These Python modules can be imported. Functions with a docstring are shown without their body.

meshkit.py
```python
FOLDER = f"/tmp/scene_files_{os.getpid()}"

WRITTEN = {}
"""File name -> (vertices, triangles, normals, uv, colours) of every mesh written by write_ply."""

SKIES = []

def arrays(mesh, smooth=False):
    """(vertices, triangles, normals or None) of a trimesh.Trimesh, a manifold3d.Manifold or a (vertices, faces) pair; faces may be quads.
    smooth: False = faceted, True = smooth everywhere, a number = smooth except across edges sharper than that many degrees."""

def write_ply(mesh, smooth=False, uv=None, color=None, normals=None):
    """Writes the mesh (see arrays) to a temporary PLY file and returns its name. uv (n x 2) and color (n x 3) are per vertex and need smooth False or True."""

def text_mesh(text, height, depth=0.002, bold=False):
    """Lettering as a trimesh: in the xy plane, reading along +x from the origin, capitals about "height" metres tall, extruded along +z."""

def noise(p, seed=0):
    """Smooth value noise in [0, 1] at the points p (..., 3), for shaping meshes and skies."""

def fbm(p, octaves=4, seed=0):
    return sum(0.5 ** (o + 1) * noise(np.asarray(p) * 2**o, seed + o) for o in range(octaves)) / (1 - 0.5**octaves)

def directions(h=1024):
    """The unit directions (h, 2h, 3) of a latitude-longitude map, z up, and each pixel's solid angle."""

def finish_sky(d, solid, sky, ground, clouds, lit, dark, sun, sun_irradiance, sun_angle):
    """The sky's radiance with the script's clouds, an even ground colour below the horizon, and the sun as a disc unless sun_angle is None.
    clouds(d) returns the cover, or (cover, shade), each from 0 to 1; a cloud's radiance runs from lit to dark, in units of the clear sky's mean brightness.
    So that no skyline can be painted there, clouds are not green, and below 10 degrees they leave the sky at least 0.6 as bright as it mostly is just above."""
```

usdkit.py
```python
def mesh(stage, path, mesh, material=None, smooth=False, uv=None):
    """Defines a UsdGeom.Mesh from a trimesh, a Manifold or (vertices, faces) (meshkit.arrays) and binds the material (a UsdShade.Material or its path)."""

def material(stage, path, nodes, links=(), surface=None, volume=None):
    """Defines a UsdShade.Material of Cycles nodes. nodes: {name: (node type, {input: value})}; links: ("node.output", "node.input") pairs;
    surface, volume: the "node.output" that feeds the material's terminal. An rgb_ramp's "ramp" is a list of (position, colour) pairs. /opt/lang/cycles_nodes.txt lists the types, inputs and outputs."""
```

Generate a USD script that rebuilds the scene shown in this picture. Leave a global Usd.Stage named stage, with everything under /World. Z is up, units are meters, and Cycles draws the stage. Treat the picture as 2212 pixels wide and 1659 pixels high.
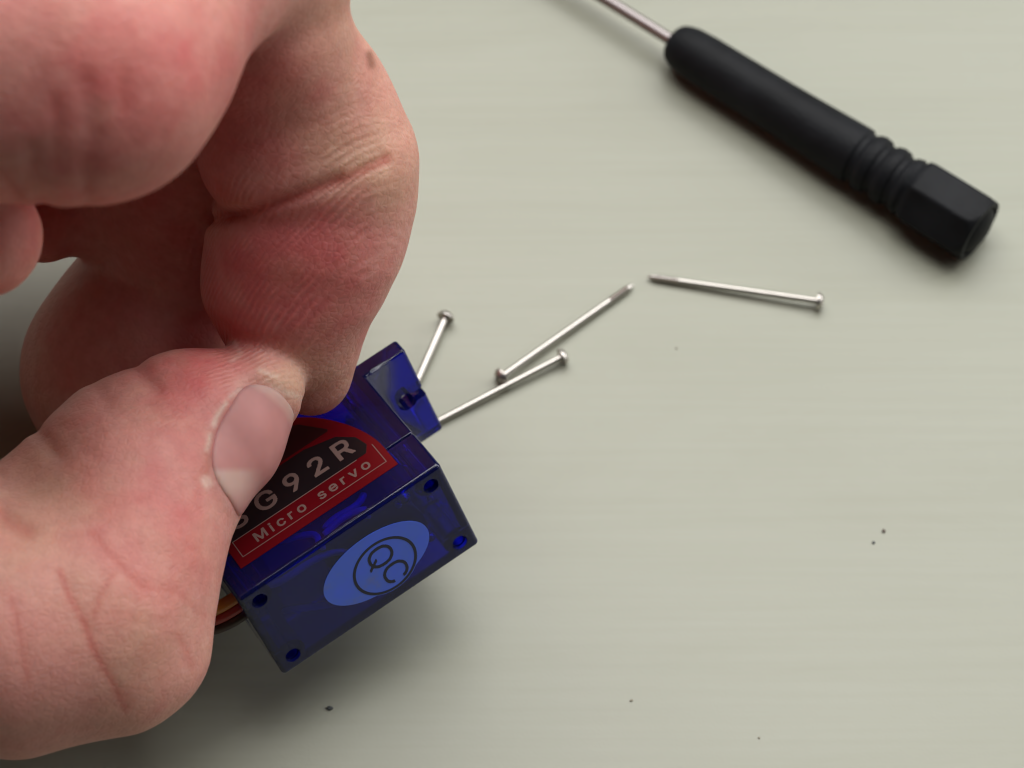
import math, random
import numpy as np, trimesh, manifold3d as m3, meshkit, usdkit
from pxr import Gf, Sdf, Usd, UsdGeom, UsdLux, UsdShade, Vt
from shapely import affinity
from shapely.geometry import Polygon, Point, box as sbox

stage = Usd.Stage.CreateInMemory()
UsdGeom.SetStageUpAxis(stage, UsdGeom.Tokens.z)
UsdGeom.SetStageMetersPerUnit(stage, 1.0)
World = UsdGeom.Xform.Define(stage, "/World")
stage.SetDefaultPrim(World.GetPrim())
UsdGeom.Scope.Define(stage, "/World/Looks")
MM = 0.001

# ---------------------------------------------------------------- camera (lengths in mm)
PITCH = math.radians(60); DIST = 272.0; FPX = 5500.0; CX, CY = 1106.0, 829.5
RIGHT = np.array([1.0, 0, 0]); FWD = np.array([0, math.cos(PITCH), -math.sin(PITCH)])
DOWN = np.cross(FWD, RIGHT)
EYE = -DIST * FWD
CAMR = np.stack([RIGHT, DOWN, FWD], 1)
cam = UsdGeom.Camera.Define(stage, "/World/camera")
mat = Gf.Matrix4d(1.0)
for i, a in enumerate((RIGHT, -DOWN, -FWD, EYE * MM)):
    for j in range(3): mat[i, j] = float(a[j])
cam.AddTransformOp().Set(mat)
cam.CreateFocalLengthAttr(50.0)
cam.CreateHorizontalApertureAttr(50.0 * 2212 / FPX); cam.CreateVerticalApertureAttr(50.0 * 1659 / FPX)
cam.CreateClippingRangeAttr(Gf.Vec2f(0.01, 20.0))
cam.CreateFStopAttr(17.0); cam.CreateFocusDistanceAttr(0.238)
cam.CreateExposureAttr(0.0)

def c2w(p): return EYE + np.asarray(p, float) @ CAMR.T                 # camera-frame mm to world mm
def ray(px, py): return np.array([(px - CX) / FPX, (py - CY) / FPX, 1.0])
def at(px, py, z): return c2w(ray(px, py) * z)                         # a point at depth z
def tab(px, py, h=0.0):                                                # a point h above the table
    d = CAMR @ ray(px, py); return EYE + d * (h - EYE[2]) / d[2]

# ---------------------------------------------------------------- lamps
def rect(name, az, el, dist, w, h, inten, color, target=(0, 0, 0)):
    a, e = math.radians(az), math.radians(el)
    d = np.array([math.sin(a) * math.cos(e), math.cos(a) * math.cos(e), math.sin(e)])
    x = np.cross([0, 0, 1.0], d); x /= np.linalg.norm(x); y = np.cross(d, x)
    L = UsdLux.RectLight.Define(stage, "/World/" + name)
    m = Gf.Matrix4d(1.0)
    for i, v in enumerate((x, y, d, np.array(target) + d * dist)):
        for j in range(3): m[i, j] = float(v[j])
    L.AddTransformOp().Set(m)
    L.CreateWidthAttr(w); L.CreateHeightAttr(h); L.CreateIntensityAttr(inten); L.CreateColorAttr(Gf.Vec3f(*color))
rect("window_lamp", -10, 52, 1.2, 1.2, 0.6, 4.4, (1.0, 0.99, 0.96))
rect("back_lamp", 0, 72, 1.2, 0.8, 0.5, 1.6, (1.0, 0.985, 0.95))
rect("side_lamp", 50, 46, 1.2, 0.6, 0.5, 6.2, (1.0, 0.99, 0.97))
rect("ceiling_lamp", 0, 80, 1.2, 0.9, 0.4, 3.6, (1.0, 0.985, 0.95))
rect("ceiling_lamp_right", 80, 78, 1.2, 0.5, 0.4, 2.6, (1.0, 0.985, 0.95))
rect("wall_window", 70, 22, 1.2, 0.6, 0.3, 7.0, (1.0, 0.99, 0.97))
rect("wall_glow", 95, 25, 1.2, 0.6, 0.3, 2.5, (1.0, 0.98, 0.95))
usdkit.material(stage, "/World/Looks/room", {"b": ("background_shader", {"color": (1.0, 0.96, 0.92), "strength": 0.02})}, surface="b.background")
dome = UsdLux.DomeLight.Define(stage, "/World/room_glow"); dome.CreateIntensityAttr(1.0)
UsdShade.MaterialBindingAPI.Apply(dome.GetPrim()).Bind(UsdShade.Material.Get(stage, "/World/Looks/room"))

# ---------------------------------------------------------------- materials
def M(name, nodes, links=(), surface="p.BSDF"): return usdkit.material(stage, "/World/Looks/" + name, nodes, links, surface=surface)
def plain(name, color, rough=0.5, **kw): return M(name, {"p": ("principled_bsdf", dict(base_color=color, roughness=rough, **kw))})

table_mat = M("table_laminate", {
    "g": ("geometry", {}),
    "m1": ("mapping", {"scale": (8, 42, 10), "rotation": (0, 0, 0.22)}), "n1": ("noise_texture", {"scale": 1.0, "detail": 5, "roughness": 0.65, "distortion": 2.0}),
    "m2": ("mapping", {"scale": (22, 900, 10), "rotation": (0, 0, -0.06)}), "n2": ("noise_texture", {"scale": 1.0, "detail": 3}),
    "n3": ("noise_texture", {"scale": 9.0, "detail": 2}), "n4": ("noise_texture", {"scale": 3000.0, "detail": 2}),
    "r1": ("rgb_ramp", {"ramp": [(0.25, (0.275, 0.276, 0.220)), (0.5, (0.293, 0.296, 0.240)), (0.75, (0.304, 0.308, 0.254))]}),
    "r2": ("rgb_ramp", {"ramp": [(0.3, (0.965, 0.965, 0.955)), (0.62, (1, 1, 1))]}),
    "r3": ("rgb_ramp", {"ramp": [(0.3, (0.97, 0.985, 0.96)), (0.7, (1, 1, 1))]}),
    "x": ("mix_color", {"blend_type": "multiply", "fac": 1.0}), "x2": ("mix_color", {"blend_type": "multiply", "fac": 1.0}),
    "b": ("bump", {"strength": 0.25, "distance": 0.00004}),
    "p": ("principled_bsdf", {"roughness": 0.38, "specular_ior_level": 0.5})},
    [("g.position", "m1.vector"), ("g.position", "m2.vector"), ("g.position", "n3.vector"), ("g.position", "n4.vector"), ("m1.vector", "n1.vector"), ("m2.vector", "n2.vector"),
     ("n1.fac", "r1.fac"), ("n2.fac", "r2.fac"), ("n3.fac", "r3.fac"), ("r1.color", "x.a"), ("r2.color", "x.b"), ("x.result", "x2.a"), ("r3.color", "x2.b"),
     ("x2.result", "p.base_color"), ("n4.fac", "b.height"), ("b.normal", "p.normal")])

# ---------------------------------------------------------------- object helpers
def child_path(parent, name):
    base = parent + "/" + name; k, p = 0, base
    while stage.GetPrimAtPath(p): k += 1; p = f"{base}_{k:03d}"
    return p
def tag(prim, label=None, category=None, group=None, kind=None):
    prim = prim.GetPrim() if hasattr(prim, "GetPrim") else prim
    for k, v in (("label", label), ("category", category), ("group", group), ("kind", kind)):
        if v: prim.SetCustomDataByKey(k, v)
    return prim
def thing(name, label, category, R=None, t=(0, 0, 0), group=None):     # R: 3x3 with the local axes as columns; t in mm
    x = UsdGeom.Xform.Define(stage, child_path("/World", name)); m = Gf.Matrix4d(1.0)
    R = np.eye(3) if R is None else R
    for i in range(3):
        for j in range(3): m[i, j] = float(R[j, i])
    for j in range(3): m[3, j] = float(t[j] * MM)
    x.AddTransformOp().Set(m)
    tag(x, label, category, group); return x
def part(parent, name, mesh, material, smooth=30, label=None):         # mesh in mm, in the local frame of the thing
    v, f, n = meshkit.arrays(mesh, smooth)
    p = str(parent.GetPath()) if not isinstance(parent, str) else parent
    mm = usdkit.mesh(stage, child_path(p, name), (v * MM, f), material, False)
    if n is not None:
        mm.CreateNormalsAttr(Vt.Vec3fArray.FromNumpy(n.astype(np.float32))); mm.SetNormalsInterpolation("vertex")
    if label: tag(mm, label)
    return mm
def cat(*ms): return trimesh.util.concatenate(list(ms))
def tm(man):
    m = man.to_mesh(); return trimesh.Trimesh(m.vert_properties[:, :3], m.tri_verts, process=False)
def rbox(a, b, r=0.3, seg=16):                                         # rounded box between two corners
    a, b = np.array(a, float), np.array(b, float)
    s = m3.Manifold.sphere(r, seg)
    return m3.Manifold.batch_hull([s.translate(tuple(float((b[k] - r) if (i >> k) & 1 else (a[k] + r)) for k in range(3))) for i in range(8)])
def cyl(p, r, h, seg=32, r2=None): return m3.Manifold.cylinder(h, r, r if r2 is None else r2, seg).translate(tuple(map(float, p)))
def mbox(a, b): return m3.Manifold.cube(tuple(float(y - x) for x, y in zip(a, b))).translate(tuple(map(float, a)))
def lathe(profile, seg=32):                                            # (r, z) pairs, about z
    return trimesh.creation.revolve(np.array(profile, float), sections=seg)
def tube(pts, r, seg=12):
    pts = np.array(pts, float); n = len(pts); rr = np.broadcast_to(r, n)
    T = np.gradient(pts, axis=0); T /= np.linalg.norm(T, axis=1, keepdims=True)
    u = np.cross(T[0], [0.31, 0.2, 0.93]); u /= np.linalg.norm(u); V = []
    for i in range(n):
        u = u - T[i] * (u @ T[i]); u /= np.linalg.norm(u); w = np.cross(T[i], u)
        for k in range(seg):
            a = 2 * math.pi * k / seg; V.append(pts[i] + rr[i] * (math.cos(a) * u + math.sin(a) * w))
    F = []
    for i in range(n - 1):
        for k in range(seg):
            a, b = i * seg + k, i * seg + (k + 1) % seg
            F += [(a, b, b + seg), (a, b + seg, a + seg)]
    V += [pts[0], pts[-1]]
    for k in range(seg):
        F += [(len(V) - 2, (k + 1) % seg, k), (len(V) - 1, (n - 1) * seg + k, (n - 1) * seg + (k + 1) % seg)]
    return trimesh.Trimesh(np.array(V), np.array(F), process=False)
def spline(pts, n):
    from scipy.interpolate import CubicSpline
    pts = np.array(pts, float); t = np.r_[0, np.cumsum(np.linalg.norm(np.diff(pts, axis=0), axis=1))]
    return CubicSpline(t, pts)(np.linspace(0, t[-1], n))

# ---------------------------------------------------------------- table
tb = usdkit.mesh(stage, "/World/table_top", tm(mbox((-0.5, -0.35, -0.025), (0.6, 0.6, 0.0))), table_mat)
tag(tb, "pale greenish beige laminate table top with faint wood grain under everything", "table", kind="structure")

# ---------------------------------------------------------------- micro servo (local axes: x along the long side, y from label side to the table, z from the bottom cap to the top)
SM = np.array([[0.8205, 0.2972, -0.4884], [-0.5472, 0.6557, -0.5202], [0.1656, 0.694, 0.7006]])
u_, s_, v_ = np.linalg.svd(SM); SM = u_ @ v_
SO = np.array([-25.42, 19.98, 235.3])
SR = CAMR @ SM; ST = c2w(SO)
def s2w(p): return ST + np.asarray(p, float) @ SR.T
blue_case = usdkit.material(stage, "/World/Looks/translucent_blue_plastic", {
    "n": ("noise_texture", {"scale": 1200.0, "detail": 2}), "g": ("geometry", {}), "b": ("bump", {"strength": 0.10, "distance": 0.0001}),
    "p": ("principled_bsdf", {"base_color": (0.07, 0.10, 0.88), "roughness": 0.06, "transmission_weight": 0.96, "ior": 1.49, "specular_ior_level": 0.3}),
    "v": ("absorption_volume", {"color": (0.02, 0.05, 0.82), "density": 1900.0})},
    [("g.position", "n.vector"), ("n.fac", "b.height"), ("b.normal", "p.normal")], surface="p.BSDF", volume="v.volume")
steel = M("bright_steel", {"p": ("principled_bsdf", {"base_color": (0.54, 0.51, 0.48), "metallic": 1.0, "roughness": 0.36})})
dark_metal = plain("motor_metal", (0.03, 0.03, 0.035), 0.35, metallic=0.6)
board_mat = plain("circuit_board", (0.01, 0.03, 0.03), 0.4)
gear_mat = plain("gear_nylon", (0.5, 0.5, 0.55), 0.5)
def foil(name, c, rough=0.28, metal=0.55): return plain(name, c, rough, metallic=metal, coat_weight=0.35, coat_roughness=0.12)
red_foil = M("red_foil", {"g": ("geometry", {}), "n": ("noise_texture", {"scale": 350.0, "detail": 3}), "b": ("bump", {"strength": 0.35, "distance": 0.00012}), "p": ("principled_bsdf", {"base_color": (0.27, 0.007, 0.016), "roughness": 0.26, "metallic": 0.65, "coat_weight": 0.35, "coat_roughness": 0.1})}, [("g.position", "n.vector"), ("n.fac", "b.height"), ("b.normal", "p.normal")]); black_foil = foil("black_foil", (0.008, 0.006, 0.008), 0.3, 0.0)
gold_print = foil("pale_print", (0.25, 0.165, 0.15), 0.35, 0.3)
stamp_blue = M("stamp_blue", {"g": ("geometry", {}), "n": ("noise_texture", {"scale": 260.0, "detail": 4, "roughness": 0.6}), "r": ("rgb_ramp", {"ramp": [(0.35, (0.045, 0.11, 0.70)), (0.55, (0.05, 0.12, 0.62)), (0.68, (0.09, 0.13, 0.42))]}), "p": ("principled_bsdf", {"roughness": 0.3, "coat_weight": 0.3})}, [("g.position", "n.vector"), ("n.fac", "r.fac"), ("r.color", "p.base_color")])
stamp_ink = plain("stamp_ink", (0.006, 0.008, 0.03), 0.4)
servo = thing("micro_servo", "small translucent blue plastic servo motor with a red label held between thumb and finger", "servo", SR, ST)
LX, WY = 22.8, 12.2; CAPZ = 5.6
HOLES = [(1.75, 1.75), (LX - 1.75, 1.75), (LX - 1.75, WY - 1.75), (1.75, WY - 1.75)]
def cap_block():
    out = []
    for x in (0, 1):
        for y in (0, 1):
            for z in (0, 1):
                q = 0.3 if z else (0.42 if y else 0.5)
                out.append(m3.Manifold.sphere(q, 20).translate((LX - q if x else q, WY - q if y else q, CAPZ - q if z else q)))
    return m3.Manifold.batch_hull(out)
def shell(z0, z1, floor0, roof1, wall=0.9):
    s = (cap_block() if z0 == 0 else rbox((0, 0, z0), (LX, WY, z1), 0.3)) - mbox((wall, wall, z0 + floor0), (LX - wall, WY - wall, z1 - roof1))
    for x, y in HOLES:
        s = s + (cyl((x, y, z0 + 0.2), 1.5, z1 - z0 - 0.4, 20) ^ mbox((0.25, 0.25, z0 + 0.2), (LX - 0.25, WY - 0.25, z1 - 0.2)))
    return s
cap = shell(0, CAPZ, 1.0, -0.5)
for x, y in HOLES:
    cap = cap - cyl((x, y, -1), 0.62, 10, 20) - cyl((x, y, -1), 0.8, 1.4, 20)
cap = cap - rbox((-1, 4.2, CAPZ - 1.6), (1.6, 8.2, CAPZ + 0.6), 0.3)
part(servo, "bottom_cap", tm(cap), blue_case, 35)
mid = shell(CAPZ + 0.04, 22.7, -0.5, 0.9)
for x, y in HOLES: mid = mid - cyl((x, y, 0), 0.62, 30, 20)
EARZ, EART = 15.9, 2.1
for sgn in (0, 1):
    x0, x1 = (LX - 0.6, 27.6) if sgn else (-4.8, 0.6)
    ear = rbox((x0, 0, EARZ), (x1, WY, EARZ + EART), 0.35)
    hx = 25.5 if sgn else -2.7
    ear = ear - cyl((hx, WY / 2, EARZ - 1), 1.05, 5, 24) - mbox((hx if sgn else -6, WY / 2 - 0.62, EARZ - 1), (29 if sgn else hx, WY / 2 + 0.62, EARZ + 4))
    mid = mid + ear
part(servo, "case", tm(mid), blue_case, 35)
tower = cyl((6.2, WY / 2, 22.7), 5.9, 2.6, 40) + cyl((12.6, WY / 2, 22.7), 2.7, 2.6, 32)
part(servo, "gear_cover", tm(tower), blue_case, 35)
motor = cyl((14.2, 6.1, 1.7), 5.1, 13.5, 40) ^ mbox((8.5, 2.1, 1.7), (20, 10.1, 20))
part(servo, "motor", tm(motor + cyl((14.2, 6.1, 1.25), 1.5, 1, 24)), dark_metal, 30)
part(servo, "circuit_board", tm(mbox((2.0, 1.3, 2.2), (3.0, 10.9, 14.0)) + mbox((3.0, 3.0, 4.0), (4.3, 6.0, 8.0)) + mbox((3.0, 7, 5), (3.8, 9.5, 11))), board_mat, False)
part(servo, "gear", lathe([(0, 16), (4.2, 16), (4.2, 17.5), (2, 17.6), (2, 20.5), (0, 20.5)], 28).apply_translation((6.3, 6.1, 0)), gear_mat)
wire_mats = [plain("inner_wire_white", (0.60, 0.62, 0.85), 0.25), plain("inner_wire_blue", (0.16, 0.22, 0.8), 0.25)]
for k, pts in enumerate(([(6.5, 1.3, 4.5), (8.6, 1.35, 3.2), (9.5, 1.4, 2.3), (9.3, 1.6, 1.4)],
                         [(10.6, 1.35, 2.3), (12.0, 1.3, 2.7), (13.6, 1.35, 2.6), (15.5, 1.5, 3.4)],
                         [(10.2, 1.35, 1.7), (11.6, 1.3, 2.0), (13.2, 1.35, 2.1), (14.8, 1.5, 1.5)],
                         [(3.4, 4.2, 4.0), (5.5, 3.0, 2.2), (8.5, 2.6, 1.7), (11.5, 4.4, 1.4)], [(3.4, 8.4, 4.0), (5.5, 8.2, 2.4), (8.5, 9.2, 1.7), (10.5, 8.6, 1.4)])):
    part(servo, "inner_wire", tube(spline(pts, 20), 0.34, 8), wire_mats[k % 2], True)
for x, y, r in ((18.4, 1.9, 0.62), (17.6, 2.3, 0.35), (18.9, 8.4, 0.5), (20.6, 3.9, 0.3)):
    part(servo, "solder_joint", trimesh.creation.icosphere(2, r).apply_translation((x, y, 1.35)), steel, True)

# flat print laid on a face: 2-D shape + frame
def sheet(shape, frame, lift, thick=0.03):
    gs = getattr(shape, "geoms", [shape])
    m = cat(*[trimesh.creation.extrude_polygon(g, thick, engine="earcut") for g in gs])
    m.apply_translation((0, 0, lift)); v = np.array(m.vertices)
    return trimesh.Trimesh(frame(v), m.faces, process=False)
side = lambda v: np.stack([v[:, 0], -v[:, 2], v[:, 1]], 1)               # x along, y up the label side, z out of it
under = lambda v: np.stack([v[:, 0], v[:, 1], -v[:, 2]], 1)              # the bottom cap, seen from outside (mirrors: faces flipped below)
def letters(text, height, depth=0.03, bold=True):
    m = meshkit.text_mesh(text, height * MM, depth * MM, bold=bold); m.apply_scale(1000.0)
    m.apply_translation((-m.bounds[0][0], 0, 0)); return m
xs = np.array([2.0, 2.0, 2.35, 3.35, 4.6, 6.3, 8.3, 10.85]); ys = np.array([3.1, 5.6, 8.7, 11.5, 13.8, 15.9, 17.2, 17.7])
arc = spline(np.c_[xs[1:], ys[1:]], 40)
outline = np.vstack([[(2.0, 3.1)], arc, np.c_[21.7 - arc[::-1, 0], arc[::-1, 1]][1:], [(19.7, 3.1)]])
lab = Polygon(outline).buffer(0)
label = part(servo, "label", sheet(lab, side, 0.005, 0.05), red_foil, 30, "red foil label with black band and pale lettering")
band = Polygon([(2.6, 6.95), (17.9, 6.95), (18.35, 7.7), (18.0, 9.2), (16.6, 10.7), (13.5, 11.6), (8.5, 11.6), (5, 10.7), (3.2, 9.2)]).buffer(0.25)
part(label, "black_band", sheet(band & lab.buffer(-0.25), side, 0.055, 0.02), black_foil, 30)
top_dark = Polygon([(5.5, 12.4), (16.4, 12.4), (14.5, 15.2), (10.85, 16.6), (7.2, 15.2)]).buffer(0.2)
part(label, "black_emblem", sheet(top_dark, side, 0.055, 0.02), foil("dark_red_foil", (0.03, 0.005, 0.007), 0.3, 0.2), 30)
fr = sbox(2.75, 4.2, 19.05, 6.68)
fr = fr.difference(fr.buffer(-0.09, join_style=2)).difference(sbox(16.9, 6.4, 18.98, 7)).union(sbox(18.96, 6.4, 19.05, 7.25))
part(label, "print_border", sheet(fr, side, 0.055, 0.02), gold_print, 30)
def line_of(text, height, x0, x1, y, lift, name, bold):
    tot = [letters(ch, height, 0.02, bold) if ch != " " else None for ch in text]
    w = [0.45 * height if t is None else t.bounds[1][0] for t in tot]
    gap = ((x1 - x0) - sum(w)) / (len(text) - 1); x = x0; out = []
    for t, ww in zip(tot, w):
        if t is not None:
            t.apply_translation((x, y, lift)); out.append(t)
        x += ww + gap
    m = cat(*out); part(label, name, trimesh.Trimesh(side(np.array(m.vertices)), m.faces, process=False), gold_print, False)
line_of("SG92R", 2.35, 3.55, 17.4, 7.75, 0.08, "model_lettering", True)
line_of("Micro servo", 1.2, 4.7, 17.65, 4.83, 0.06, "small_lettering", True)

def flip(m): return trimesh.Trimesh(m.vertices, np.array(m.faces)[:, ::-1], process=False)
ell = affinity.scale(Point(13.0, 6.35).buffer(1, 40), 5.85, 3.85).union(Point(13.6, 7.25).buffer(3.5, 40))
stk = part(servo, "round_sticker", flip(sheet(ell, under, 0.005, 0.04)), stamp_blue, 30, "light blue oval inspection sticker stamped with a ring and two letters")
part(stk, "stamp_ring", flip(sheet(Point(13.6, 7.25).buffer(3.42, 40).difference(Point(13.6, 7.25).buffer(3.12, 40)), under, 0.045, 0.02)), stamp_ink, 30)
q = letters("Q", 2.6, 0.02, False); q.apply_scale((1.15, 1, 1)); q.apply_translation((4.5, 12.35, 0.045))
cc = letters("C", 2.6, 0.02, False); cc.apply_scale((1.15, 1, 1)); cc.apply_translation((7.4, 12.95, 0.045))
m = cat(q, cc); v = np.array(m.vertices)
part(stk, "stamp_lettering", trimesh.Trimesh(np.stack([v[:, 1], v[:, 0], -v[:, 2]], 1), m.faces, process=False), stamp_ink, False)
# lead of three wires from the end of the case, running off under the thumb
for k, (nm, c) in enumerate((("orange wire", (0.50, 0.17, 0.012)), ("red wire", (0.36, 0.02, 0.012)), ("brown wire", (0.05, 0.02, 0.012)))):
    y = 4.4 + 1.25 * k
    pts = [(1.2, y, CAPZ - 0.7), (-0.6, y, CAPZ - 0.8), (-2.4, y + 0.3, CAPZ - 0.2), (-5, y + 1.0, CAPZ + 2.2), (-9, y + 1.6, CAPZ + 7), (-14, y + 1.8, CAPZ + 11)]
    part(servo, "wire", tube(spline(pts, 40), 0.62, 12), plain(nm.replace(" ", "_"), c, 0.4), True, nm)

# ---------------------------------------------------------------- screws
SL = 18.6
def cross_head():
    m = m3.Manifold(m3.Mesh(*(lambda t: (np.array(t.vertices, np.float32), np.array(t.faces, np.uint32)))(
        (lambda t: (t.merge_vertices(), t)[1])(lathe([(0, -0.72), (0.35, -0.70), (0.68, -0.56), (0.90, -0.30), (0.96, -0.05), (0.96, 0.0), (0, 0.0)], 32)))))
    for a in (0, 90): m = m - mbox((-0.55, -0.12, -1), (0.55, 0.12, -0.38)).rotate((0, 0, a))
    return tm(m)
head_mesh = cross_head()
shank_mesh = lathe([(0, -0.1), (0.35, -0.1), (0.35, SL - 3.4), (0, SL - 3.4)], 20)
tp = [(0, SL - 3.42), (0.31, SL - 3.42)]; z = SL - 3.4
while z < SL - 1.1:
    tp += [(0.31, z), (0.42, z + 0.17), (0.31, z + 0.34)]; z += 0.36
tp += [(0.31, SL - 0.75), (0.22, SL - 0.4), (0.06, SL), (0, SL)]
thread_mesh = lathe(tp, 20)
def screw(head_px, tip_px, label, first=[None]):
    h = tab(*head_px, 0.96); t = tab(*tip_px, 0.45); d = t - h; d /= np.linalg.norm(d)
    x = np.cross([0, 0, 1.0], d); x /= np.linalg.norm(x); R = np.stack([x, np.cross(d, x), d], 1)
    s = thing("screw", label, "screw", R, h, "long thin screws taken out of the servo")
    if first[0] is None:
        first[0] = s
        part(s, "head", head_mesh, steel, 30); part(s, "shank", shank_mesh, steel, 30); part(s, "thread", thread_mesh, steel, 20)
    else:
        s.GetPrim().GetReferences().AddInternalReference(first[0].GetPath()); s.GetPrim().SetInstanceable(True)
screw((1765, 650), (1405, 598), "steel screw nearest the screwdriver, its tip pointing left at another screw's tip")
screw((1085, 812), (1382, 605), "fully visible steel screw slanting up to the right, its head beside another screw's shank")
screw((1212, 772), (880, 944), "steel screw whose tip end hides behind the lower corner of the blue mounting ear")
screw((962, 687), (838, 965), "steep steel screw beside the index finger, its lower end hidden behind the blue mounting ear")

# ---------------------------------------------------------------- screwdriver
rubber = M("black_handle_plastic", {
    "g": ("geometry", {}), "n": ("noise_texture", {"scale": 2600.0, "detail": 3}), "b": ("bump", {"strength": 0.5, "distance": 0.00012}),
    "n2": ("noise_texture", {"scale": 160.0, "detail": 4}), "r": ("rgb_ramp", {"ramp": [(0.35, (0.006, 0.0065, 0.008)), (0.7, (0.013, 0.014, 0.017))]}),
    "p": ("principled_bsdf", {"roughness": 0.55, "specular_ior_level": 0.14})},
    [("g.position", "n.vector"), ("g.position", "n2.vector"), ("n2.fac", "r.fac"), ("r.color", "p.base_color"), ("n.fac", "b.height"), ("b.normal", "p.normal")])
shaft_mat = plain("shaft_steel", (0.30, 0.27, 0.27), 0.4, metallic=1.0)
f0 = tab(1452, 88, 3.0); b0 = tab(2117, 500, 3.62)
ax = b0 - f0; HL = np.linalg.norm(ax); ax /= HL
x_ = np.cross([0, 0, 1.0], ax); x_ /= np.linalg.norm(x_); SDR = np.stack([x_, np.cross(ax, x_), ax], 1)
drv = thing("screwdriver", "small black plastic screwdriver with ringed grip and hexagonal end lying on the table", "screwdriver", SDR, f0)
def handle_mesh():
    k = HL / 42.0
    prof = [(0.0, 1.3, 0), (0.12, 1.75, 0), (0.5, 2.2, 0), (1.1, 2.5, 0), (2.2, 2.78, 0), (4.5, 2.92, 0), (9, 2.96, 0), (15, 3.02, 0), (20, 3.15, 0), (24.5, 3.3, 0), (25.6, 3.32, 0)]
    for g in (26.4, 28.9, 31.4):
        prof += [(g - 0.55, 3.30, 0), (g - 0.25, 2.98, 0), (g + 0.25, 2.95, 0), (g + 0.6, 3.25, 0), (g + 1.2, 3.42, 0)]
    prof += [(33.1, 3.3, 0.3), (33.7, 4.05, 1), (34.2, 4.15, 1), (37, 4.17, 1), (38.8, 4.17, 1)] + [(39.2, 4.17, 1), (41.0, 4.17, 1), (41.3, 4.17, 1), (41.6, 4.17, 1), (41.8, 4.17, 1), (42.0, 4.17, 1)] + [(42.05, 3.02, 0), (41.7, 2.95, 0), (41.7, 2.9, 0)]
    prof = sorted(prof[:-3], key=lambda q: q[0]) + prof[-3:]
    seg = 96; V, F = [], []
    for s, r, hx in prof:
        for i in range(seg):
            a = 2 * math.pi * i / seg; b = (a + math.pi / 6) % (math.pi / 3) - math.pi / 6     # flat facets face up and down
            hexr = r * math.cos(math.pi / 6) / math.cos(b)
            hexr = min(hexr, r * 0.985)
            rr = r * (1 - hx) + hexr * hx
            if hx and s > 39: rr = min(rr, 4.22 - max(0, s - 41.0) * 0.62)
            V.append((rr * math.sin(a), rr * math.cos(a), s * k))
    n = len(prof)
    for j in range(n - 1):
        for i in range(seg):
            a, b = j * seg + i, j * seg + (i + 1) % seg
            F += [(a, b + seg, b), (a, a + seg, b + seg)]
    V += [(0, 0, 0.0)]
    for i in range(seg): F.append((len(V) - 1, i, (i + 1) % seg))
    m = trimesh.Trimesh(np.array(V), np.array(F), process=False); return m if m.volume > 0 else flip(m)
part(drv, "handle", handle_mesh(), rubber, 20)
k = HL / 42.0
part(drv, "end_cap", lathe([(0, 41.0 * k), (2.8, 41.0 * k), (2.78, 41.85 * k), (2.4, 42.2 * k), (1.5, 42.55 * k), (0, 42.7 * k)], 40), rubber, 40)
part(drv, "shaft", lathe([(0, -34), (0.4, -34), (0.7, -31), (0.7, 1), (0, 1)], 24), shaft_mat, 30)

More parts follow.
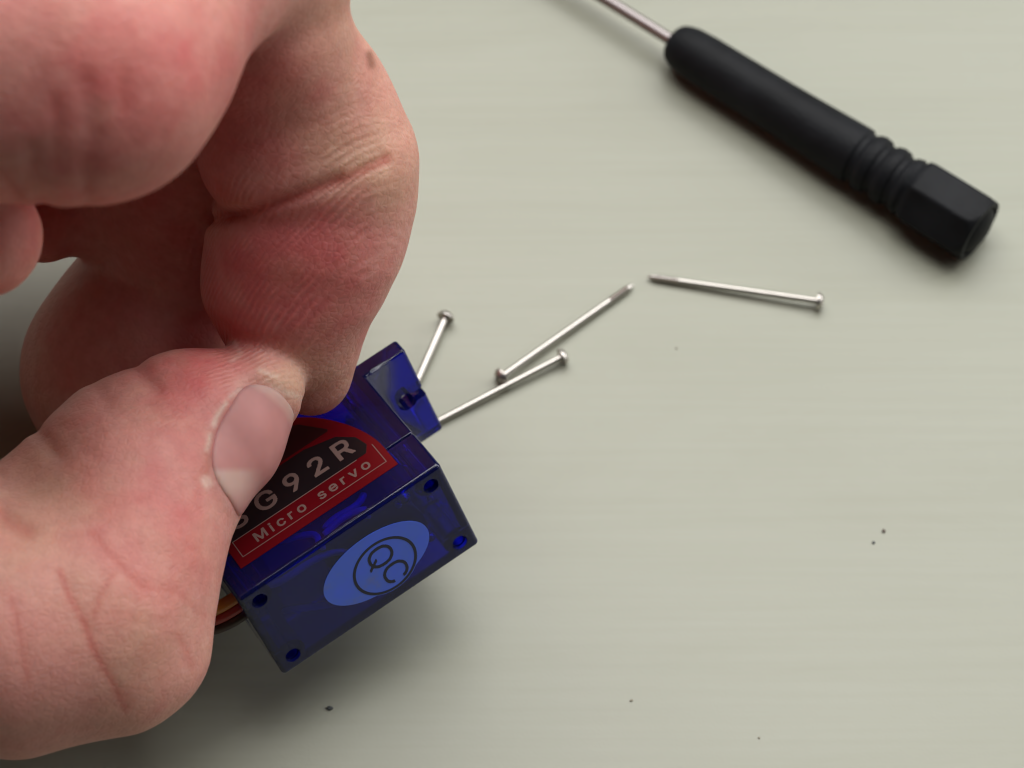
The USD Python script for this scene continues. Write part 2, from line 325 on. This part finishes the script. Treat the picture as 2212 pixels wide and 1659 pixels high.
# ---------------------------------------------------------------- crumbs on the table
crumb_mat = plain("crumb", (0.05, 0.055, 0.06), 0.7); crumb_mat2 = plain("brown_crumb", (0.10, 0.075, 0.06), 0.7); crumb_mat3 = plain("light_crumb", (0.22, 0.20, 0.15), 0.7)
rng = np.random.default_rng(5)
def crumb(px, py, r, mt, label, st=1.0):
    m = trimesh.creation.icosphere(1, 1.0); v = np.array(m.vertices)
    v *= 1 + 0.25 * rng.standard_normal((len(v), 1)) * 0.6; v *= (r * st, r, r * 0.5)
    t = tab(px, py, r * 0.4)
    x = thing("crumb", label, "crumb", None, t); part(x, "grain", trimesh.Trimesh(v, m.faces, process=False), mt, True)
crumb(712, 1529, 0.24, crumb_mat, "darkest oblong crumb on the table below the servo", 1.5)
crumb(1909, 1147, 0.20, crumb_mat2, "upper right of the two close dark specks on the bare table")
crumb(1887, 1172, 0.17, crumb_mat, "lower left of the two close dark specks on the bare table")
crumb(1461, 752, 0.11, crumb_mat3, "faint brown speck on the table below the gap between two screw tips")
crumb(1364, 1513, 0.12, crumb_mat3, "faint brown speck alone on the table near the bottom edge", 1.5)
crumb(1640, 1594, 0.11, crumb_mat3, "faint tan speck closest to the bottom edge of the photo")

# ---------------------------------------------------------------- hand: one continuous skin, a distance field of tapered bones turned into a mesh
def S(px, py, z, rpx): return np.r_[ray(px, py) * z, rpx * z / FPX]    # a ball of the skeleton in the camera frame (mm)
def smin(a, b, k):
    h = np.maximum(k - np.abs(a - b), 0) / k
    return np.minimum(a, b) - h * h * k * 0.25
class Field:
    def __init__(s, lo, hi, h):
        s.lo, s.h = np.array(lo, float), h
        s.n = np.ceil((np.array(hi) - s.lo) / h).astype(int) + 1
        s.ax = [s.lo[i] + h * np.arange(s.n[i]) for i in range(3)]
    def empty(s): return np.full(s.n, 9.0, np.float32)
    def window(s, lo, hi): return tuple(slice(max(0, int((lo[i] - s.lo[i]) / s.h)), max(0, int((hi[i] - s.lo[i]) / s.h) + 2)) for i in range(3))
    def pts(s, w): return [s.ax[0][w[0]][:, None, None], s.ax[1][w[1]][None, :, None], s.ax[2][w[2]][None, None, :]]
    def cone(s, d, a, b, k):
        m = max(k, 2.0) + 1.0
        lo = np.minimum(a[:3] - a[3], b[:3] - b[3]) - m; hi = np.maximum(a[:3] + a[3], b[:3] + b[3]) + m
        w = s.window(lo, hi); X, Y, Z = s.pts(w)
        if X.size * Y.size * Z.size == 0: return
        ab = b[:3] - a[:3]; L2 = max(ab @ ab, 1e-9)
        t = np.clip(((X - a[0]) * ab[0] + (Y - a[1]) * ab[1] + (Z - a[2]) * ab[2]) / L2, 0, 1)
        dd = np.sqrt((X - a[0] - t * ab[0]) ** 2 + (Y - a[1] - t * ab[1]) ** 2 + (Z - a[2] - t * ab[2]) ** 2) - (a[3] + t * (b[3] - a[3])) + 0.35
        d[w] = smin(d[w], dd.astype(np.float32), k)
def nets(d, lo, h):                                                    # naive surface nets
    n = np.array(d.shape); ins = d < 0
    c = np.zeros(n - 1, np.int8)
    for i, j, k in np.ndindex(2, 2, 2): c += ins[i:n[0] - 1 + i, j:n[1] - 1 + j, k:n[2] - 1 + k]
    act = (c > 0) & (c < 8); idx = np.full(n - 1, -1, np.int64); cells = np.argwhere(act); idx[act] = np.arange(len(cells))
    acc = np.zeros((len(cells), 3)); cnt = np.zeros(len(cells))
    for axis in range(3):
        o1, o2 = [a for a in range(3) if a != axis]
        for i, j in np.ndindex(2, 2):
            p = cells.copy(); p[:, o1] += i; p[:, o2] += j; q = p.copy(); q[:, axis] += 1
            A, B = d[tuple(p.T)], d[tuple(q.T)]; m = (A < 0) != (B < 0)
            t = np.where(m, A / np.where(m, A - B, 1), 0); pos = p.astype(float); pos[:, axis] += t
            acc[m] += pos[m]; cnt[m] += 1
    V = lo + h * acc / cnt[:, None]; F = []
    for axis in range(3):
        o1, o2 = (axis + 1) % 3, (axis + 2) % 3
        sl = [slice(None)] * 3; sl[axis] = slice(0, n[axis] - 1); a = ins[tuple(sl)]
        sl2 = [slice(None)] * 3; sl2[axis] = slice(1, n[axis]); b = ins[tuple(sl2)]
        e = np.argwhere(a != b); e = e[(e[:, o1] > 0) & (e[:, o2] > 0) & (e[:, o1] < n[o1] - 1) & (e[:, o2] < n[o2] - 1)]
        fl = a[tuple(e.T)]; qd = []
        for i, j in ((-1, -1), (0, -1), (0, 0), (-1, 0)):
            p = e.copy(); p[:, o1] += i; p[:, o2] += j; qd.append(idx[tuple(p.T)])
        qd = np.stack(qd, 1); qd[~fl] = qd[~fl][:, ::-1]; F.append(qd)
    F = np.vstack(F); F = np.vstack([F[:, [0, 1, 2]], F[:, [0, 2, 3]]])
    return V, F

def relax(V, F, lam, n):                                               # plain smoothing, then the same step back so that nothing shrinks
    e = np.unique(np.sort(np.vstack([F[:, [0, 1]], F[:, [1, 2]], F[:, [2, 0]]]), 1), axis=0)
    deg = np.bincount(e.ravel(), minlength=len(V))[:, None]; V = V.copy()
    for k in range(2 * n):
        acc = np.stack([np.bincount(e[:, 0], V[e[:, 1], c], len(V)) + np.bincount(e[:, 1], V[e[:, 0], c], len(V)) for c in range(3)], 1)
        V = V + (lam if k % 2 == 0 else -lam * 1.03) * (acc / deg - V)
    return V
CH = {}   # name: (k inside the group, list of chains)
# thumb: back of the thumb, pad side, root
CH["thumb"] = (3.0, [
    [S(572, 842, 236.5, 89), S(491, 955, 235, 109), S(388, 1076, 231.5, 110), S(338, 1228, 229, 110), S(322, 1350, 228, 118), S(312, 1412, 228, 130)],
    [S(535, 828, 237, 93), S(405, 900, 236, 139), S(262, 975, 234, 152), S(165, 1085, 232, 165)],
    [S(165, 1085, 232, 165), S(20, 1215, 230, 190), S(-200, 1250, 228, 250)],
    [S(420, 940, 235, 150), S(295, 1068, 231, 198), S(240, 1210, 228, 215), S(180, 1315, 226, 235), S(20, 1350, 225, 262), S(-200, 1330, 225, 295)],
    [S(312, 1412, 228, 130), S(250, 1440, 227, 135), S(50, 1470, 226, 160)],
    [S(-200, 1330, 225, 300), S(-620, 1120, 228, 340), S(-900, 900, 234, 330)],
])
CH["index_base"] = (3.0, [
    [S(-260, 130, 206, 290), S(40, 130, 201, 300), S(200, 157, 201, 276), S(262, 98, 204, 246), S(440, -75, 212, 192), S(560, -85, 221, 165)],
])
CH["index_base"][1].append([S(-260, 50, 202, 260), S(20, 60, 199.5, 260), S(165, 75, 199.5, 235), S(236, 35, 203, 200), S(420, -100, 211, 170)])
CH["index_middle"] = (3.0, [
    [S(500, -110, 218, 170), S(580, 68, 225, 170), S(657, 225, 233, 182), S(714, 350, 235, 200)],
    [S(560, 120, 227, 150), S(595, 285, 233, 168), S(588, 338, 232.5, 160)],
])
CH["index_tip"] = (3.0, [
    [S(715, 405, 236.5, 196), S(684, 515, 238, 183), S(647, 640, 240.5, 163), S(650, 737, 242.5, 113), S(674, 818, 244, 88)],
    [S(605, 520, 237, 165), S(600, 612, 239, 152), S(622, 720, 241.5, 120)],
])
CH["web"] = (3.0, [[S(-50, 508, 213, 148), S(-330, 460, 212, 190), S(-600, 700, 224, 260)]])
CH["middle_finger"] = (3.0, [
    [S(300, 800, 257.5, 245), S(430, 900, 258, 190), S(480, 980, 258, 150)],
    [S(300, 800, 257.5, 240), S(390, 640, 258, 232)],
])
CH["middle_finger_up"] = (3.0, [
    [S(420, 560, 257, 240), S(430, 350, 249, 240), S(340, 90, 236, 235), S(150, -60, 228, 260), S(-300, -40, 224, 280)],
    [S(190, 430, 250, 130), S(95, 480, 248, 95)],
])
CH["ring_finger"] = (3.0, [[S(420, 660, 262, 165), S(385, 500, 262, 180), S(310, 260, 254, 210), S(110, 60, 246, 230), S(-300, 0, 240, 260), S(-700, 300, 244, 300)]])
CH["little_finger"] = (3.0, [[S(500, 500, 264, 150), S(440, 340, 264, 165), S(360, 140, 262, 178), S(150, -60, 256, 195), S(-300, -80, 252, 225), S(-800, 300, 248, 280)]])
CH["palm"] = (6.0, [
    [S(-260, 130, 210, 290), S(-700, 260, 220, 330), S(-1000, 620, 236, 380)],
    [S(-300, -40, 224, 280), S(-750, 180, 230, 330), S(-1000, 620, 238, 380)],
    [S(-900, 900, 234, 330), S(-1000, 620, 236, 380), S(-1400, 640, 236, 420)],
    [S(-620, 620, 238, 330), S(-620, 1000, 232, 300)], [S(-620, 300, 240, 330), S(-620, 620, 238, 330)],
])
ORDER = [("palm", 6.0), ("index_base", 5.0), ("web", 4.0), ("thumb", 0.35), ("ring_finger", 0.5), ("little_finger", 0.5), ("middle_finger_up", 0.5), ("middle_finger", 0.8), ("index_middle", 0.9), ("index_tip", 0.45)]
HH = 0.37
fld = Field((-100, -52, 178), (2, 42, 274), HH)
X, Y, Z = fld.pts((slice(None),) * 3)
PXg = np.broadcast_to((X / Z * FPX + CX).astype(np.float32), fld.n); PYg = np.broadcast_to((Y / Z * FPX + CY).astype(np.float32), fld.n)
field = fld.empty(); groups = {}
for name, k in ORDER:
    g = fld.empty()
    for chain in CH[name][1]:
        for a, b in zip(chain[:-1], chain[1:]): fld.cone(g, a, b, CH[name][0])
    groups[name] = g
    field = smin(field, g, k if name != "index_middle" else (0.9 + 5.0 * np.clip((110 - PYg) / 130, 0, 1)).astype(np.float32))
for i_ in range(3):
    for e_ in (0, -1): field[(slice(None),) * i_ + (e_,)] = 5.0
def to_lines(px, py, poly):                                            # distance in units of the drawing (24 to a mm) to a polyline
    d = np.full(np.broadcast(px, py).shape, 1e9, np.float32)
    for (x0, y0), (x1, y1) in zip(poly[:-1], poly[1:]):
        ux, uy = x1 - x0, y1 - y0; t = np.clip(((px - x0) * ux + (py - y0) * uy) / (ux * ux + uy * uy), 0, 1)
        d = np.minimum(d, (px - x0 - t * ux) ** 2 + (py - y0 - t * uy) ** 2)
    return np.sqrt(d)
def crease(poly, w, depth, zmax, zmin=0):
    global field
    p = np.array(poly); m = 4 * w
    xs = p[:, 0].min() - m, p[:, 0].max() + m; ysr = p[:, 1].min() - m, p[:, 1].max() + m
    sel = (np.abs(field) < 2.5) & (PXg > xs[0]) & (PXg < xs[1]) & (PYg > ysr[0]) & (PYg < ysr[1]) & (Z < zmax) & (Z > zmin)
    d = to_lines(PXg[sel], PYg[sel], poly)
    field[sel] += (depth * np.exp(-(d / w) ** 2) * np.clip(1.6 + field[sel], 0, 1)).astype(np.float32)
CREASES = [
    ([(455, 478), (540, 455), (640, 425), (740, 390), (835, 345)], 8, 0.55, 240), ([(455, 479), (560, 450), (650, 418), (730, 386)], 8, 0.6, 240),
    ([(445, 1030), (455, 985), (470, 935), (492, 890), (520, 858), (556, 840), (600, 842)], 7, 0.35, 240),
    ([(600, 842), (660, 870)], 7, 0.25, 240),
    ([(445, 1025), (470, 1075), (505, 1130)], 8, 0.3, 240),
    ([(0, 1110), (20, 1130), (60, 1150)], 14, 0.5, 240),
    ([(300, 800), (335, 840)], 16, 0.4, 240), ([(80, 930), (125, 985)], 16, 0.5, 240), ([(205, 838), (230, 870)], 14, 0.25, 240),
    ([(130, 1235), (150, 1290), (185, 1350), (205, 1410), (240, 1470), (272, 1532)], 8, 0.16, 240),
    ([(200, 1150), (255, 1215), (310, 1270)], 9, 0.10, 240), ([(320, 1270), (380, 1275), (440, 1330)], 8, 0.08, 240),
    ([(385, 1370), (415, 1440)], 7, 0.10, 240), ([(25, 1290), (45, 1380), (60, 1470)], 7, 0.10, 240),
    ([(480, 330), (620, 285), (790, 232)], 8, 0.12, 240), ([(520, 392), (660, 350), (810, 300)], 8, 0.14, 240), ([(470, 420), (560, 400), (640, 385)], 7, 0.12, 240), ([(560, 480), (680, 440), (800, 405)], 7, 0.10, 240), ([(640, 150), (760, 120)], 10, 0.08, 240),
    ([(85, 900), (150, 930)], 10, 0.12, 240), ([(300, 860), (350, 900)], 9, 0.08, 240), ([(150, 960), (230, 1000)], 10, 0.08, 240), ([(280, 1180), (350, 1200), (420, 1190)], 9, 0.08, 240), ([(260, 1330), (330, 1350), (400, 1330)], 9, 0.08, 240),
    ([(70, 320), (85, 400), (95, 450)], 14, 0.35, 232), ([(180, 170), (200, 300), (185, 430)], 16, 0.32, 232), ([(118, 215), (128, 262), (123, 355)], 10, 0.25, 232), ([(262, 150), (268, 235)], 10, 0.2, 232), ([(180, 345), (189, 400)], 9, 0.3, 232), ([(75, 345), (60, 400)], 9, 0.3, 232), ([(0, 362), (41, 421)], 12, 0.5, 232),
]
smooth_field = field.copy()
for c_ in CREASES: crease(*c_)
A0, A1 = ray(472, 1076) * 229.5, ray(592, 870) * 234.8                      # the thumbnail: its length, the way it faces, its outline
na = A1 - A0; nl = np.linalg.norm(na); na /= nl
nn = np.array([0.80, 0.06, -0.60]); nn -= na * (nn @ na); nn /= np.linalg.norm(nn); nb = np.cross(na, nn); mid_ = (A0 + A1) / 2
def nail_region(x, y, z):
    qx, qy, qz = x - mid_[0], y - mid_[1], z - mid_[2]
    U = (qx * na[0] + qy * na[1] + qz * na[2]) / (nl / 2 + 0.3); V = (qx * nb[0] + qy * nb[1] + qz * nb[2]) / 4.5
    return ((np.abs(U) ** 3.4 + np.abs(V) ** 3.4) ** (1 / 3.4) - 1) * 5, qx * nn[0] + qy * nn[1] + qz * nn[2]
lo_noise = meshkit.noise(np.stack(np.broadcast_arrays(X[::6] * 0.22, Y[:, ::6] * 0.22, Z[..., ::6] * 0.22), -1), 3)
from scipy.ndimage import zoom as nd_zoom
ln = nd_zoom(lo_noise, np.array(field.shape) / np.array(lo_noise.shape), order=1).astype(np.float32)
field = field + (ln - 0.5) * 0.45; smooth_field = smooth_field + (ln - 0.5) * 0.45
rg_, wn_ = nail_region(X, Y, Z)
bed = (wn_ > -4.5) & (np.abs(field) < 3)
def sstep(t): t = np.clip(t, 0, 1); return t * t * (3 - 2 * t)
wb = sstep((0.5 - rg_[bed]) / 0.6)                                     # the nail bed lies a little below the skin around it
field[bed] = field[bed] * (1 - wb) + (smooth_field[bed] + 0.2) * wb - 0.13 * np.exp(-((rg_[bed] - 0.6) / 0.4) ** 2)
from scipy.ndimage import gaussian_filter
field = gaussian_filter(field, 0.8)
for i_ in range(3):
    for e_ in (0, -1): field[(slice(None),) * i_ + (slice(0, 2) if e_ == 0 else slice(-2, None),)] = 5.0
HV, HF = nets(field, fld.lo, HH)
hm = trimesh.Trimesh(HV, HF, process=False)
cc_ = trimesh.graph.connected_component_labels(hm.face_adjacency, node_count=len(HF))
hm.update_faces(cc_ == np.bincount(cc_).argmax()); hm.remove_unreferenced_vertices()
HF = np.array(hm.faces); HV = relax(np.array(hm.vertices), HF, 0.5, 4)
vpx, vpy = HV[:, 0] / HV[:, 2] * FPX + CX, HV[:, 1] / HV[:, 2] * FPX + CY
# colour of the skin: flushed finger ends, paler stretched skin over the knuckles, red lines
base = np.array([0.62, 0.30, 0.255]); flush = np.array([0.56, 0.145, 0.14]); pale = np.array([0.56, 0.37, 0.25])
red = np.zeros(len(HV)); yel = np.zeros(len(HV))
def blob(arr, px, py, r, a): arr += a * np.exp(-(((vpx - px) ** 2 + (vpy - py) ** 2) / (r * r)))
for p in [(420, 800, 110, .8), (600, 600, 190, .85), (700, 640, 130, .4), (620, 560, 150, .35), (190, 290, 200, .55), (330, 120, 180, .35), (60, 90, 200, .15), (560, 200, 170, .7), (330, 1120, 190, .35), (560, 930, 90, .3), (40, 480, 120, .5), (300, 1050, 150, .3)]: blob(red, *p)
for p in [(800, 300, 120, .8), (860, 400, 90, .6), (690, 340, 90, .5), (640, 800, 90, .5), (740, 60, 120, .7), (110, 1060, 110, .6), (300, 1430, 140, .5), (610, 820, 50, .6), (480, 480, 60, .5), (40, 1200, 120, .5), (720, 820, 70, .5)]: blob(yel, *p)
mot = meshkit.fbm(HV * 0.35, 4, 9) - 0.5; mot2 = meshkit.fbm(HV * 0.9, 3, 4) - 0.5
red = np.clip(red * 0.9 + mot * 1.1 + mot2 * 0.3, 0, 1)[:, None]; yel = np.clip(yel * 0.9 + (meshkit.fbm(HV * 0.3, 3, 21) - 0.5) * 0.8, 0, 1)[:, None]
col = base * (1 - red) + flush * red; col = col * (1 - yel * 0.7) + pale * yel * 0.7
def stroke(poly, w, c, a):
    global col
    t = a * np.exp(-(to_lines(vpx, vpy, poly) / w) ** 2) * (HV[:, 2] < 242); col = col * (1 - t[:, None]) + np.array(c) * t[:, None]
REDLINE = (0.50, 0.13, 0.10)
for poly, w, a in [(CREASES[9][0], 8, .65), (CREASES[10][0], 9, .5), (CREASES[11][0], 8, .3), (CREASES[12][0], 8, .4), (CREASES[13][0], 8, .35), ([(245, 1240), (215, 1290), (205, 1330)], 8, .4), *[(c_[0], 10, .35) for c_ in CREASES[-5:]],
                   (CREASES[0][0], 11, .6), (CREASES[2][0], 12, .55), (CREASES[5][0], 16, .4)]: stroke(poly, w, REDLINE, a)
for poly, w, a in [([(505, 735), (520, 765), (500, 780)], 5, .3), ([(555, 850), (600, 840), (650, 860)], 5, .55), ([(447, 972), (455, 940)], 5, .5), ([(462, 918), (470, 897)], 6, .6), ([(474, 892), (490, 868)], 5, .6), ([(498, 858), (520, 842)], 5, .5), ([(545, 836), (590, 838), (630, 852)], 6, .5), ([(575, 820), (610, 832)], 5, .4), ([(438, 1036), (446, 1052)], 6, .55), ([(560, 800), (600, 815)], 5, .5), ([(445, 1030), (455, 1045)], 6, .5)]: stroke(poly, w, (0.72, 0.58, 0.48), a)
stroke([(798, 118), (803, 140)], 9, (0.22, 0.08, 0.045), .8)
col = np.clip(col, 0, 1)
# fingerprint ridges live on the pads
rid = np.clip(np.exp(-(((vpx - 600) ** 2 + (vpy - 640) ** 2) / 210.0 ** 2)) + 0.9 * np.exp(-(((vpx - 690) ** 2 + (vpy - 390) ** 2) / 170.0 ** 2)), 0, 1) * (groups and 1)
rid = rid * (HV[:, 2] < 244)
skin = M("skin", {
    "a": ("attribute", {"attribute": "skin_tone"}), "ri": ("attribute", {"attribute": "ridge"}), "tc": ("geometry", {}),
    "mp": ("mapping", {"rotation": (0.0, 0.0, -0.62)}),
    "w": ("wave_texture", {"wave_type": "bands", "bands_direction": "y", "scale": 620.0, "distortion": 5.0, "detail": 3.0, "detail_scale": 0.35}),
    "rm": ("math", {"math_type": "multiply"}), "n6": ("noise_texture", {"scale": 330.0, "detail": 2}), "n6r": ("map_range", {"from_min": 0.35, "from_max": 0.62, "to_min": 0.15, "to_max": 0.9, "clamp": True}), "wm": ("math", {"math_type": "multiply"}), "ws": ("math", {"math_type": "multiply", "value2": 1.0}),
    "v": ("voronoi_texture", {"scale": 1500.0, "feature": "distance_to_edge"}), "vr": ("math", {"math_type": "minimum", "value2": 0.25}), "v2": ("math", {"math_type": "multiply", "value2": 1.0}),
    "n": ("noise_texture", {"scale": 700.0, "detail": 4}), "ad": ("math", {"math_type": "add"}), "ad2": ("math", {"math_type": "add"}),
    "b": ("bump", {"strength": 0.7, "distance": 0.00013}),
    "n5": ("noise_texture", {"scale": 900.0, "detail": 4, "roughness": 0.7}), "rp": ("rgb_ramp", {"ramp": [(0.3, (0.90, 0.86, 0.86)), (0.7, (1.05, 1.05, 1.05))]}), "rr": ("rgb_ramp", {"ramp": [(0.0, (0.94, 0.90, 0.90)), (0.45, (0.98, 0.97, 0.97)), (0.8, (1.12, 1.16, 1.16))]}), "y": ("mix_color", {"blend_type": "multiply", "fac": 1.0, "use_clamp_result": False}), "x": ("mix_color", {"blend_type": "multiply", "fac": 1.0, "use_clamp_result": False}),
    "p": ("principled_bsdf", {"roughness": 0.52, "specular_ior_level": 0.38, "subsurface_weight": 0.5, "subsurface_scale": 0.0008, "subsurface_radius": (1.0, 0.36, 0.2)})},
    [("tc.position", "mp.vector"), ("mp.vector", "w.vector"), ("w.fac", "wm.value1"), ("rm.value", "wm.value2"), ("ri.fac", "rm.value1"), ("tc.position", "n6.vector"), ("n6.fac", "n6r.value"), ("n6r.result", "rm.value2"), ("wm.value", "ws.value1"), ("tc.position", "v.vector"), ("v.distance", "vr.value1"), ("vr.value", "v2.value1"),
     ("tc.position", "n.vector"), ("ws.value", "ad.value1"), ("v2.value", "ad.value2"), ("ad.value", "ad2.value1"), ("n.fac", "ad2.value2"), ("ad2.value", "b.height"), ("b.normal", "p.normal"),
     ("tc.position", "n5.vector"), ("n5.fac", "rp.fac"), ("a.color", "x.a"), ("rp.color", "x.b"), ("x.result", "y.a"), ("wm.value", "rr.fac"), ("rr.color", "y.b"), ("y.result", "p.base_color")])
hand_base = at(-1300, 640, 236)
hand = thing("hand", "bare hand reaching in from the left, thumb and bent index finger pinching the blue servo", "hand", None, hand_base)
HW = c2w(HV) - hand_base
sk = part(hand, "skin", trimesh.Trimesh(HW, HF, process=False), skin, True)
pv = UsdGeom.PrimvarsAPI(sk)
pv.CreatePrimvar("skin_tone", Sdf.ValueTypeNames.Color3fArray, "vertex").Set(Vt.Vec3fArray.FromNumpy(col.astype(np.float32)))
pv.CreatePrimvar("ridge", Sdf.ValueTypeNames.FloatArray, "vertex").Set(Vt.FloatArray.FromNumpy(rid.astype(np.float32)))

# thumbnail: a thin plate that follows the back of the thumb
NH = 0.2
nf = Field(ray(430, 800) * 226 - 4, ray(680, 1140) * 240 + 4, NH)
nx, ny, nz = np.meshgrid(*nf.ax, indexing="ij")
from scipy.ndimage import map_coordinates
sd = map_coordinates(smooth_field, [(nx - fld.lo[0]) / HH, (ny - fld.lo[1]) / HH, (nz - fld.lo[2]) / HH], order=1, mode="nearest")
reg, Wn = nail_region(nx, ny, nz)
lift = 0.08 * np.clip(-reg / 0.6, -1.5, 1)
nail_d = np.maximum(np.maximum(sd - lift, -(sd + 1.2)), np.maximum(reg, -Wn - 4.0))
NV, NF = nets(gaussian_filter(nail_d.astype(np.float32), 0.8), nf.lo, NH)
nm_ = trimesh.Trimesh(NV, NF, process=False); nc_ = trimesh.graph.connected_component_labels(nm_.face_adjacency, node_count=len(NF)); nm_.update_faces(nc_ == np.bincount(nc_).argmax()); nm_.remove_unreferenced_vertices(); NF = np.array(nm_.faces)
NV = relax(np.array(nm_.vertices), NF, 0.5, 6); npx, npy = NV[:, 0] / NV[:, 2] * FPX + CX, NV[:, 1] / NV[:, 2] * FPX + CY
ncol = np.tile(np.array([0.47, 0.195, 0.185]), (len(NV), 1))
along = (NV - mid_) @ na
ncol *= (1 + 0.22 * (meshkit.fbm(NV * 0.6, 3, 5) - 0.5))[:, None]
lun = (np.clip((npy - 1008) / 14, 0, 1) * np.clip((1100 - npy) / 50, 0, 1) * np.clip((570 - npx) / 50, 0, 1))[:, None]; ncol = ncol * (1 - 0.55 * lun) + np.array([0.60, 0.42, 0.36]) * 0.55 * lun
tipw = np.clip((along - nl * 0.40) / 0.5, 0, 1)[:, None]; ncol = ncol * (1 - 0.35 * tipw) + np.array([0.66, 0.42, 0.35]) * 0.35 * tipw
nail_mat = M("nail", {"a": ("attribute", {"attribute": "skin_tone"}), "p": ("principled_bsdf", {"roughness": 0.5, "specular_ior_level": 0.3, "subsurface_weight": 0.4, "subsurface_scale": 0.0008})}, [("a.color", "p.base_color")])
if len(NF):
    nl_ = part(hand, "thumbnail", trimesh.Trimesh(c2w(NV) - hand_base, NF, process=False), nail_mat, True)
    UsdGeom.PrimvarsAPI(nl_).CreatePrimvar("skin_tone", Sdf.ValueTypeNames.Color3fArray, "vertex").Set(Vt.Vec3fArray.FromNumpy(ncol.astype(np.float32)))
